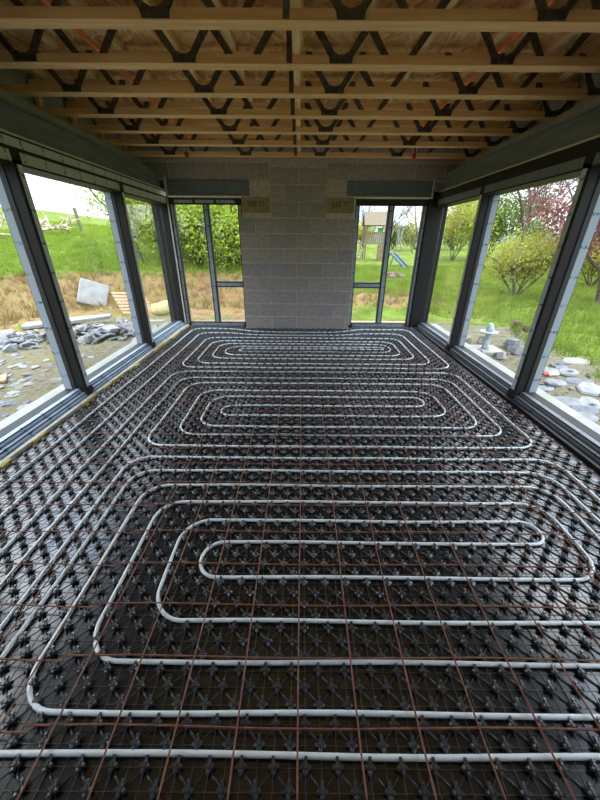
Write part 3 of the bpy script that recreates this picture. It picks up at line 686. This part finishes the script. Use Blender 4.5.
# ------------------------------------------------------------------ trees and shrubs
def tree(name, label, x, y, height, crown, leaf_c, n_leaf, leaf=.07, bark=None, stems=1, trunk_r=.09, levels=4, first=.3, group=None, cat='tree', spread=.55, seed=1, lean=(0, 0), gauss=.16):
    R = random.Random(seed); z0 = h1(x, y) - .05; e = empty(name, (x, y, z0)); a = MB(); tips = []
    def grow(p, d, ln, r, lv):
        n = 4; pts = [p]; q = Vector(p); dd = Vector(d)
        for i in range(n):
            dd = (dd + Vector((R.gauss(0, .12), R.gauss(0, .12), R.gauss(.03, .08)))).normalized(); q = q + dd * (ln / n); pts.append(q.copy())
            if lv >= 2: tips.append((q.copy(), lv))
        a.tube([tuple(v) for v in pts], [r * (1 - .5 * i / n) for i in range(n + 1)], 5 if lv < 2 else 4, cap=lv >= levels - 1)
        if lv >= levels: return
        for k in range(R.choice((3, 3, 4)) if lv else R.choice((4, 5))):
            t = R.uniform(first if lv == 0 else .25, 1.0); i = min(n - 1, int(t * n)); b = pts[i].lerp(pts[i + 1], t * n - i)
            az = R.uniform(0, 6.283); side = Vector((math.cos(az), math.sin(az), R.uniform(-.1, .5)))
            nd = (dd * (1 - spread) + side * spread).normalized(); grow(b, nd, ln * R.uniform(.5, .72) * (crown if lv == 0 else 1), r * .5 * R.uniform(.8, 1.1), lv + 1)
    for s_ in range(stems):
        az = 6.283 * s_ / stems + R.uniform(0, 1); tilt = 0 if stems == 1 else .45
        grow(Vector((.05 * math.cos(az) * (stems > 1), .05 * math.sin(az) * (stems > 1), 0)), Vector((tilt * math.cos(az) + lean[0], tilt * math.sin(az) + lean[1], 1)).normalized(), height * .62, trunk_r, 0)
    a.build('trunk' if stems == 1 else 'stems', bark or M_bark, e)
    if n_leaf:
        g = np.random.default_rng(seed); T = np.array([t[0][:] for t in tips]); T = T[T[:, 2] > .12]; c = T[g.integers(0, len(T), n_leaf)] + g.normal(0, gauss, (n_leaf, 3)); c = c[c[:, 2] > .05]; k_ = len(c)
        u = g.normal(0, 1, (k_, 3)); u /= np.linalg.norm(u, axis=1)[:, None]; v = np.cross(u, g.normal(0, 1, (k_, 3))); v /= np.linalg.norm(v, axis=1)[:, None]; sz = g.uniform(.6, 1.2, (k_, 1)) * leaf
        Q = np.stack([c - u * sz, c + v * sz * .5, c + u * sz, c - v * sz * .5], 1).reshape(-1, 3)
        f = fast_mesh('foliage', Q, np.arange(4 * k_).reshape(-1, 4), leafmat('leaf_' + '_'.join(map(str, leaf_c[0])), leaf_c[0], leaf_c[1], 1.5), e); f['kind'] = 'stuff'
    tag(e, label, cat, group); return e
LG = ((186, 200, 84), (124, 150, 48)); YG = ((196, 190, 92), (138, 142, 56)); DG = ((112, 136, 62), (70, 96, 40)); RD = ((158, 104, 98), (112, 68, 66)); PB = ((158, 120, 112), (120, 84, 78))
# behind the rear window that faces the bank, and along the top of the bank
for hx, hy, hh, sd, lb in ((-3.3, 11.4, 2.3, 3, 'dense light green bush on the bank behind the mullion of the rear window'), (-1.9, 11.0, 2.3, 4, 'dense light green bush on the bank next to the block wall'), (-4.5, 12.0, 2.4, 5, 'dense light green bush on the bank next to the corner post'), (-2.6, 13.2, 3.0, 6, 'taller light green bush behind the bushes on the bank'), (-4.6, 14.6, 3.2, 7, 'taller light green bush behind the dark branched tree')):
    tree('bank_bush', lb, hx, hy, hh, 1.0, LG, 9500, .06, stems=7, trunk_r=.03, seed=sd, gauss=.24, spread=.62, first=.1, cat='bush')
tree('bank_tree', 'darker green tree rising above the bushes on the bank', -3.6, 20.0, 6.0, 1.0, DG, 9000, .09, stems=3, trunk_r=.07, seed=15, gauss=.4, spread=.6)
tree('field_tree', 'loose leafed young tree with dark branches standing on the grassy slope', -6.5, 12.8, 4.3, 1.15, LG, 5200, .06, trunk_r=.07, seed=8, first=.25, spread=.62, gauss=.2)
tree('field_tree', 'dark branched tree overhanging the pallet by the corner post', -5.2, 11.4, 4.4, 1.1, LG, 5200, .055, trunk_r=.08, seed=12, first=.3, spread=.62, gauss=.22)
tree('bare_sapling', 'thin bare sapling on the crest of the grassy field', -21.5, 26.5, 3.4, .7, LG, 0, trunk_r=.03, levels=2, seed=21, spread=.3)
# lawn side
tree('copper_tree', 'small tree with dark pink-red leaves standing on the lawn', 8.62, 9.6, 4.6, 1.15, RD, 12000, .055, trunk_r=.09, seed=38, first=.3, spread=.66, gauss=.22, lean=(-.03, 0))
tree('budding_tree', 'bare purple-budded tree behind the yellow-green bush', 9.0, 14.6, 5.8, 1.1, PB, 2600, .05, trunk_r=.10, seed=33, first=.25, spread=.6, gauss=.14)
tree('budding_tree', 'bare purple-budded tree leaning between bush and hedge on the lawn', 13.6, 18.6, 5.6, 1.1, PB, 2200, .05, trunk_r=.10, seed=35, first=.25, spread=.6, gauss=.14)
tree('round_bush', 'big rounded yellow-green bush on the lawn', 7.0, 11.0, 1.9, 1.0, YG, 6000, .045, stems=6, trunk_r=.03, seed=41, gauss=.16, spread=.62, cat='bush')
tree('round_bush', 'wide yellow-green bush behind the pink-red tree', 11.6, 13.6, 1.7, 1.0, YG, 6000, .05, stems=6, trunk_r=.03, seed=42, gauss=.18, spread=.62, cat='bush')
tree('hedge_bush', 'tall leafy hedge bush at the lawn edge by the corner post', 11.8, 27.5, 4.3, .9, YG, 7000, .10, stems=5, trunk_r=.05, seed=43, gauss=.35, spread=.5, cat='bush')
tree('hedge_bush', 'tall dark green hedge bush further along the lawn edge', 15.2, 29.0, 4.6, .9, DG, 7000, .11, stems=5, trunk_r=.05, seed=44, gauss=.38, spread=.5, cat='bush')
hb = [(13.2, 21.5, 1.7, 'yellow-green hedge bush behind the round bush on the lawn'), (17.0, 23.0, 1.9, 'bushy hedge clump below the distant hills'), (20.6, 24.0, 2.2, 'hedge clump behind the purple-budded trees'), (16.0, 19.0, 1.8, 'low hedge clump behind the wide bush'), (19.0, 18.0, 2.4, 'hedge clump behind the pink-red tree')]
for i, (x, y, hh, lb) in enumerate(hb): tree('hedge_bush', lb, x, y, hh, 1.0, YG if i % 2 == 0 else ((160, 166, 84), (112, 124, 54)), 4200, .07, stems=6, trunk_r=.03, seed=50 + i, gauss=.3, spread=.62, cat='bush')
# far hedge row and bare trees behind the play tower
for i, (x, y, hh) in enumerate([(4.5, 44, 2.6), (8.0, 46, 2.8), (11.5, 45, 2.6), (15.0, 47, 3.0), (19.0, 45, 2.8), (23.5, 46, 3.0), (28, 44, 3.2)]):
    tree('far_hedge', 'far hedge clump in the row behind the play tower and swing', x, y, hh, 1.0, YG if i % 2 else DG, 2600, .13, stems=6, trunk_r=.05, seed=70 + i, gauss=.45, spread=.62, cat='hedge', group='far hedge row')
for i, (x, y, hh) in enumerate([(6.6, 40, 7.5), (10.2, 42, 6.5), (13.4, 41, 8.0), (9.0, 52, 8.0), (16.6, 44, 7)]):
    tree('bare_tree', 'bare grey tree standing behind the play tower and swing', x, y, hh, .9, LG, 0, trunk_r=.10, levels=4, seed=90 + i, spread=.5, first=.3, group='bare trees behind the play tower')

# ------------------------------------------------------------------ play tower, swing and slide
tx, ty = 5.75, 28.5; e = empty('play_tower', (tx, ty, h1(tx, ty) - .03), -.05)
for i in (-1, 1):
    for j in (-1, 1): MB().box(i * .72 - .05, i * .72 + .05, j * .7 - .05, j * .7 + .05, 0, 2.75).build('post', M_playwood, e)
for k in range(8): MB().box(-.78, .78, -.76 + k * .19, -.76 + k * .19 + .18, 1.25, 1.29).build('deck_board', M_playwood, e)
for k in range(9): MB().box(-.66 + k * .152, -.66 + k * .152 + .12, -.74, -.72, 1.22, 2.0).build('railing_slat', M_playwood, e)
for k in range(9): MB().box(.72, .74, -.66 + k * .152, -.66 + k * .152 + .12, 1.22, 2.0).build('railing_slat', M_playwood, e)
MB().box(-.78, .78, -.76, -.74, 1.95, 2.05).build('rail', M_playwood, e)
for k in range(8):
    t0 = k / 8; z = 3.45 - .95 * t0; yb = -.05 - .95 * t0
    MB().beam((-.95, yb - .06, z - .06), (.95, yb - .06, z - .06), .17, .025, up=(0, -.7, .7)).build('roof_board', M_playwood, e)
    MB().beam((-.95, -yb - .04, z - .06), (.95, -yb - .04, z - .06), .17, .025, up=(0, .7, .7)).build('roof_board', M_playwood, e)
for sx in (-1.0, -.72): MB().beam((sx - .45, -1.15, 0), (sx, -.75, 1.35), .07, .05).build('ladder_rail', M_playwood, e)
for k in range(5): MB().beam((-1.38 + .09 * k, -1.08 + .08 * k, .2 + .24 * k), (-1.10 + .09 * k, -1.08 + .08 * k, .2 + .24 * k), .05, .05).build('ladder_rung', M_playwood, e)
cw_ = MB().box(.2, .82, -.80, -.76, 0, 1.2).build('climbing_wall', mat('brown_panel', lin((134, 112, 84)), lin((110, 90, 66)), scale=8, rough=.9), e)
for k in range(6): MB().lathe([(.05, 0), (.035, .04), (.01, .05)], 8, (.33 + .28 * (k % 2), -.80, .25 + .16 * k)).build('hold', M_plank, cw_)
MB().box(.1, .62, -.70, -.68, 2.05, 2.35).build('green_panel', mat('green_panel', lin((70, 160, 80)), lin((60, 140, 70))), e)
MB().box(.5, .8, -.80, -.77, 2.05, 2.4).build('orange_panel', mat('orange_panel', lin((226, 150, 110)), lin((206, 130, 92))), e)
tag(e, 'wooden children play tower with pitched roof, railing and ladder', 'play tower')
sx_, sy_ = 9.6, 33.5; e = empty('swing_set', (sx_, sy_, h1(sx_, sy_) - .05), .05)
for yy in (0, 3.0):
    for q in (-1, 1): MB().beam((q * .95, yy, 0), (q * .06, yy, 2.3), .1, .1).build('leg', M_playwood, e)
    MB().beam((-.85, yy, .25), (.85, yy, .25), .09, .09).build('cross_brace', M_playwood, e)
MB().beam((0, -.2, 2.33), (0, 3.2, 2.33), .12, .12).build('top_beam', M_playwood, e)
for yy in (.9, 2.0):
    st2 = MB().box(-.1, .1, yy - .22, yy + .22, .55, .58).build('swing_seat', M_steel_back, e)
    for dy in (-.2, .2): MB().tube([(0, yy + dy, .57), (0, yy + dy, 2.3)], .012, 5).build('rope', M_cream, st2)
tag(e, 'wooden swing set with A-shaped ends beside the play tower', 'swing')
lx, ly = 6.6, 22.4; e = empty('garden_slide', (lx, ly, h1(lx, ly) - .02), 0)
Mbl = mat('blue_plastic', lin((84, 104, 116)), lin((72, 90, 102)), rough=.5)
MB().beam((-.55, 1.1, .85), (.1, 0, .08), .36, .03).build('chute', Mbl, e)
for q in (-1, 1): MB().beam((-.55 + q * .17, 1.1 + q * .08, .92), (.1 + q * .17, q * .08, .15), .03, .12).build('chute_side', Mbl, e)
for q in (-1, 1): MB().beam((-.75 + q * .17, 1.3 + q * .08, 0), (-.55 + q * .17, 1.1 + q * .08, .9), .05, .05).build('leg', Mbl, e)
tag(e, 'blue plastic garden slide lying on the grass by the swing set', 'slide')

# ------------------------------------------------------------------ yard clutter
def stone_mesh(L_, W_, T_, seed, n=7):
    R = random.Random(seed); poly = [(L_ / 2 * math.cos(6.283 * k / n) * R.uniform(.75, 1.1), W_ / 2 * math.sin(6.283 * k / n) * R.uniform(.75, 1.1)) for k in range(n)]
    vs = [(u, v, 0) for u, v in poly] + [(u * 1.02, v * 1.02, T_ * .6) for u, v in poly] + [(u * .9, v * .9, T_ * R.uniform(.9, 1.05)) for u, v in poly]
    fs = [tuple(range(n))[::-1], tuple(range(2 * n, 3 * n))] + [(i * n + k, i * n + (k + 1) % n, (i + 1) * n + (k + 1) % n, (i + 1) * n + k) for i in range(2) for k in range(n)]
    me = bpy.data.meshes.new('slate'); me.from_pydata(vs, [], fs); me.update(); me.materials.append(M_slate[seed % 4]); return me
flat = [stone_mesh(.34, .24, .035, i) for i in range(8)]; lump = [stone_mesh(.24, .17, .12, 20 + i, 6) for i in range(8)]
def put(name, me, x, y, dz, label, cat, group, rx=0, ry=0, rz=0, sc=1):
    o = bpy.data.objects.new(name, me); C.objects.link(o); o.location = (x, y, h1(x, y) + dz); o.rotation_euler = (rx, ry, rz); o.scale = (sc, sc, sc); return tag(o, label, cat, group)
R = random.Random(5)
# pile of broken slate and stone beyond the post on the rubble side
for k in range(150):
    t = R.random(); cx = -5.2 + 2.1 * t; cy = 5.35 + .85 * t; x = cx + R.gauss(0, .22); y = cy + R.gauss(0, .30); d = math.hypot(x - cx, y - cy); zz = max(-.01, .20 - .42 * d) * R.random()
    if R.random() < .68: put('slate_piece', flat[k % 8], x, y, zz, 'broken grey slate piece in the rubble pile', 'slate', 'rubble pile slates', R.gauss(0, .35), R.gauss(0, .35), R.uniform(0, 6), R.uniform(.45, 1.15))
    else: put('rubble_stone', lump[k % 8], x, y, zz, 'chunky grey stone in the rubble pile', 'stone', 'rubble pile stones', R.gauss(0, .3), R.gauss(0, .3), R.uniform(0, 6), R.uniform(.4, .95))
for k in range(170):
    x = R.uniform(-4.6, -2.8); y = R.uniform(2.4, 4.8)
    put('slate_chip', flat[k % 8], x, y, -.005, 'small loose slate chip on the soil before the rubble pile', 'slate', 'slate chips on bare soil', R.gauss(0, .08), R.gauss(0, .08), R.uniform(0, 6), R.uniform(.18, .5))
# slates in the gravel on the lawn side
for i, (x, y, sc, rz) in enumerate([(3.27, 3.80, 1.0, .3), (3.55, 3.60, 1.3, .8), (3.62, 3.86, 1.2, .1), (3.45, 4.22, 1.2, .2), (3.70, 4.15, 1.1, .5), (4.15, 4.62, 1.3, 0), (3.75, 4.42, 1.0, .4), (2.85, 3.30, 1.1, .6), (3.02, 3.26, 1.2, .1), (3.22, 3.2, 1.1, .9), (3.05, 3.05, 1.0, .3), (3.4, 3.05, .9, .2), (2.95, 2.9, 1.0, .5), (3.25, 2.75, 1.1, .4), (3.9, 3.4, 1.2, 1.2), (4.35, 4.15, 1.2, .4), (3.0, 3.62, .8, .2)]):
    put('slate_slab', flat[i % 8], x, y, -.012, 'flat pale slate slab lying in the gravel beside the lawn', 'slate', 'slate slabs by the lawn', R.gauss(0, .04), R.gauss(0, .04), rz, sc)
for k in range(70):
    x = R.uniform(2.75, 4.5); y = R.uniform(2.2, 6.0)
    put('gravel_stone', lump[k % 8], x, y, -.01, 'small loose stone in the gravel beside the lawn', 'stone', 'loose stones by the lawn', R.gauss(0, .2), R.gauss(0, .2), R.uniform(0, 6), R.uniform(.15, .5))
for k in range(12):
    a_ = R.uniform(0, 6.283); x = 3.08 + (.45 + .1 * R.random()) * math.cos(a_); y = 5.2 + (.42 + .1 * R.random()) * math.sin(a_)
    put('pale_stone', lump[k % 8], x, y, -.01, 'pale stone heaped around the garden pillar base', 'stone', 'stones around the garden pillar', R.gauss(0, .2), R.gauss(0, .2), R.uniform(0, 6), R.uniform(.7, 1.3))
# white insulation slab propped on the bank
x, y = -5.6, 8.8; o = MB().box(-.34, .34, -.05, .05, 0, .66).build('white_slab', M_whiteboard, bevel=.02); o.location = (x, y, h1(x, y) + .02); o.rotation_euler = (-.45, .36, .5); tag(o, 'square white slab propped on the soil bank', 'slab')
# long white plank
x, y = -4.82, 6.67; o = MB().prism([(-1.05, -.11), (-.9, -.16), (.2, -.13), (1.05, -.09), (1.1, .08), (.1, .13), (-.95, .12)], 'z', 0, .07).build('white_plank', M_whiteboard, bevel=.01); o.location = (x, y, h1(x, y) + .06); o.scale = (.74, .9, 1); o.rotation_euler = (.1, -.03, .52); tag(o, 'long white plank lying behind the rubble pile', 'plank')
# pallet
x, y = -4.25, 8.3; e = empty('wooden_pallet', (x, y, h1(x, y) + .15), .35); e.rotation_euler = (.75, .12, .95); e.scale = (.8, .8, .8)
for k in range(7): MB().box(-.5, .5, -.42 + .125 * k, -.42 + .125 * k + .085, .10, .12).build('slat', M_plank, e)
for q in (-.45, -.04, .37): MB().box(q, q + .08, -.42, .42, .02, .10).build('bearer', M_plank, e)
tag(e, 'wooden pallet tipped against the soil bank', 'pallet')
for i, (x, y, rz, lb, ln) in enumerate([(-3.55, 7.15, .1, 'pinkish timber board on the ground below the pallet', 1.0), (-1.5, 7.0, .03, 'pinkish timber board on the ground outside the rear window facing the bank', 1.6), (1.5, 7.05, -.02, 'pinkish timber board on the ground outside the rear window facing the play tower', 1.9), (-3.85, 3.8, 2.2, 'short pale timber offcut on the soil before the rubble pile', .26)]):
    o = MB().box(-ln / 2, ln / 2, -.06, .06, 0, .035).build('timber_board', M_plank if i else M_whiteboard, bevel=.004); o.location = (x, y, h1(x, y) + .005); o.rotation_euler = (0, 0, rz); tag(o, lb, 'board')
# pale boulder by the corner post
bm_ = MB(); n = 12
bm_.lathe([(.10, 0), (.26, .04), (.29, .13), (.24, .24), (.13, .30), (.02, .31)], n)
bm_.v = [(vx * (1 + .12 * math.sin(3 * vx * 9 + vz * 5)), vy * (.8 + .1 * math.cos(vy * 20)), vz * (1 + .1 * math.sin(vx * 12))) for vx, vy, vz in bm_.v]
x, y = -3.35, 7.95; o = bm_.build('boulder', mat('yellow_stone', lin((206, 190, 140)), lin((176, 156, 104)), scale=5, rough=.9, bump=.4), smooth=True); o.location = (x, y, h1(x, y) - .01); tag(o, 'pale yellow boulder beside the corner post outside', 'stone')
# pale fallen branches on the field
M_pale = mat('pale_bark', lin((214, 198, 178)), lin((178, 158, 136)), scale=9, rough=.9)
def branch(x, y, ln, rz, seed, label):
    RR = random.Random(seed); z = h1(x, y); e = empty('fallen_branch', (x, y, z), rz); a = MB()
    def go(p, d, l, r, lv):
        pts = [Vector(p)]; dd = Vector(d)
        for i in range(5): dd = (dd + Vector((RR.gauss(0, .15), RR.gauss(0, .22), RR.gauss(0, .16)))).normalized(); pts.append(pts[-1] + dd * l / 5)
        gx0, gy0 = math.cos(rz), math.sin(rz)
        for q in pts:
            wx = x + q.x * gx0 - q.y * gy0; wy = y + q.x * gy0 + q.y * gx0; q.z = max(q.z, h1(wx, wy) - z + r * .6)
        a.tube([tuple(q) for q in pts], [r * (1 - .12 * i) for i in range(6)], 6)
        if lv < 2:
            for k in range(7):
                i = RR.randint(1, 4); go(pts[i], (dd + Vector((RR.gauss(0, .6), RR.gauss(0, .8), RR.uniform(.1, .9)))).normalized(), l * RR.uniform(.4, .6), r * .6, lv + 1)
    go((0, 0, .15), (1, .1, .1), ln, .10, 0); a.build('wood', M_pale, e, smooth=True); tag(e, label, 'branch')
branch(-13.9, 18.4, 1.9, .5, 1, 'pale bare fallen branch on the field beside the fence post')
branch(-14.8, 14.6, 2.2, 1.2, 2, 'large pale fallen bough on the field beyond the first glazing panel')
branch(-16.0, 16.5, 2.4, .2, 3, 'pale brushwood bough behind the large fallen bough')
x, y = -11.9, 19.6; o = MB().prism([(-.06, -.05), (.06, -.05), (.06, .06), (-.05, .06)], 'z', -.2, 1.15).build('fence_post', M_playwood); o.location = (x, y, h1(x, y)); o.rotation_euler = (.04, -.06, 0); tag(o, 'lone weathered fence post standing in the grassy field', 'post')
# garden pillar on a slab
x, y = 3.06, 5.18; e = empty('garden_pillar', (x, y, h1(x, y) - .02))
Mst = mat('pale_stone', lin((186, 194, 196)), lin((158, 168, 172)), scale=12, rough=.85)
MB().box(-.24, .24, -.20, .22, 0, .055).build('base_slab', M_brick, e, bevel=.01)
MB().lathe([(.062, .055), (.050, .1), (.040, .22), (.045, .30)], 10).build('shaft', Mst, e, smooth=True)
MB().lathe([(.05, .30), (.135, .325), (.14, .34), (.06, .345)], 14).build('collar', Mst, e)
MB().lathe([(.058, .345), (.055, .40), (.035, .46), (.012, .475)], 10).build('finial', Mst, e, smooth=True)
tag(e, 'pale grey garden pillar with flat collar on a stone slab', 'pillar')
# sealant tube
x, y = 3.27, 4.02; e = empty('sealant_tube', (x, y, h1(x, y) + .03), .15)
MB().tube([(.05, 0, 0), (.20, 0, 0)], .024, 10).build('cartridge', M_whiteplastic, e, smooth=False); MB().tube([(-.02, 0, 0), (.05, 0, 0)], [.014, .026], 10).build('cap', M_red, e)
tag(e, 'red and white sealant tube lying in the gravel', 'tube')
# brown stones on the grass and on the soil heap
M_brown = mat('brown_stone', lin((112, 92, 76)), lin((88, 70, 58)), scale=6, rough=.9)
brown = []
for i in range(4):
    me = lump[i].copy(); me.materials.clear(); me.materials.append(M_brown); brown.append(me)
for k in range(10):
    x = 4.75 + R.gauss(0, .4); y = 16.6 + R.gauss(0, .3); put('pile_stone', brown[k % 4], x, y, -.02, 'brown stone in the pile on the grass by the slide', 'stone', 'stone pile by the slide', R.gauss(0, .2), R.gauss(0, .2), R.uniform(0, 6), R.uniform(1.3, 2.2))
for k in range(9):
    x = 4.15 + R.gauss(0, .3); y = 6.15 + R.gauss(0, .16); put('heap_stone', brown[k % 4], x, y, -.015, 'brown stone on the soil heap at the lawn edge', 'stone', 'stones on the soil heap', R.gauss(0, .2), R.gauss(0, .2), R.uniform(0, 6), R.uniform(.5, 1.0))
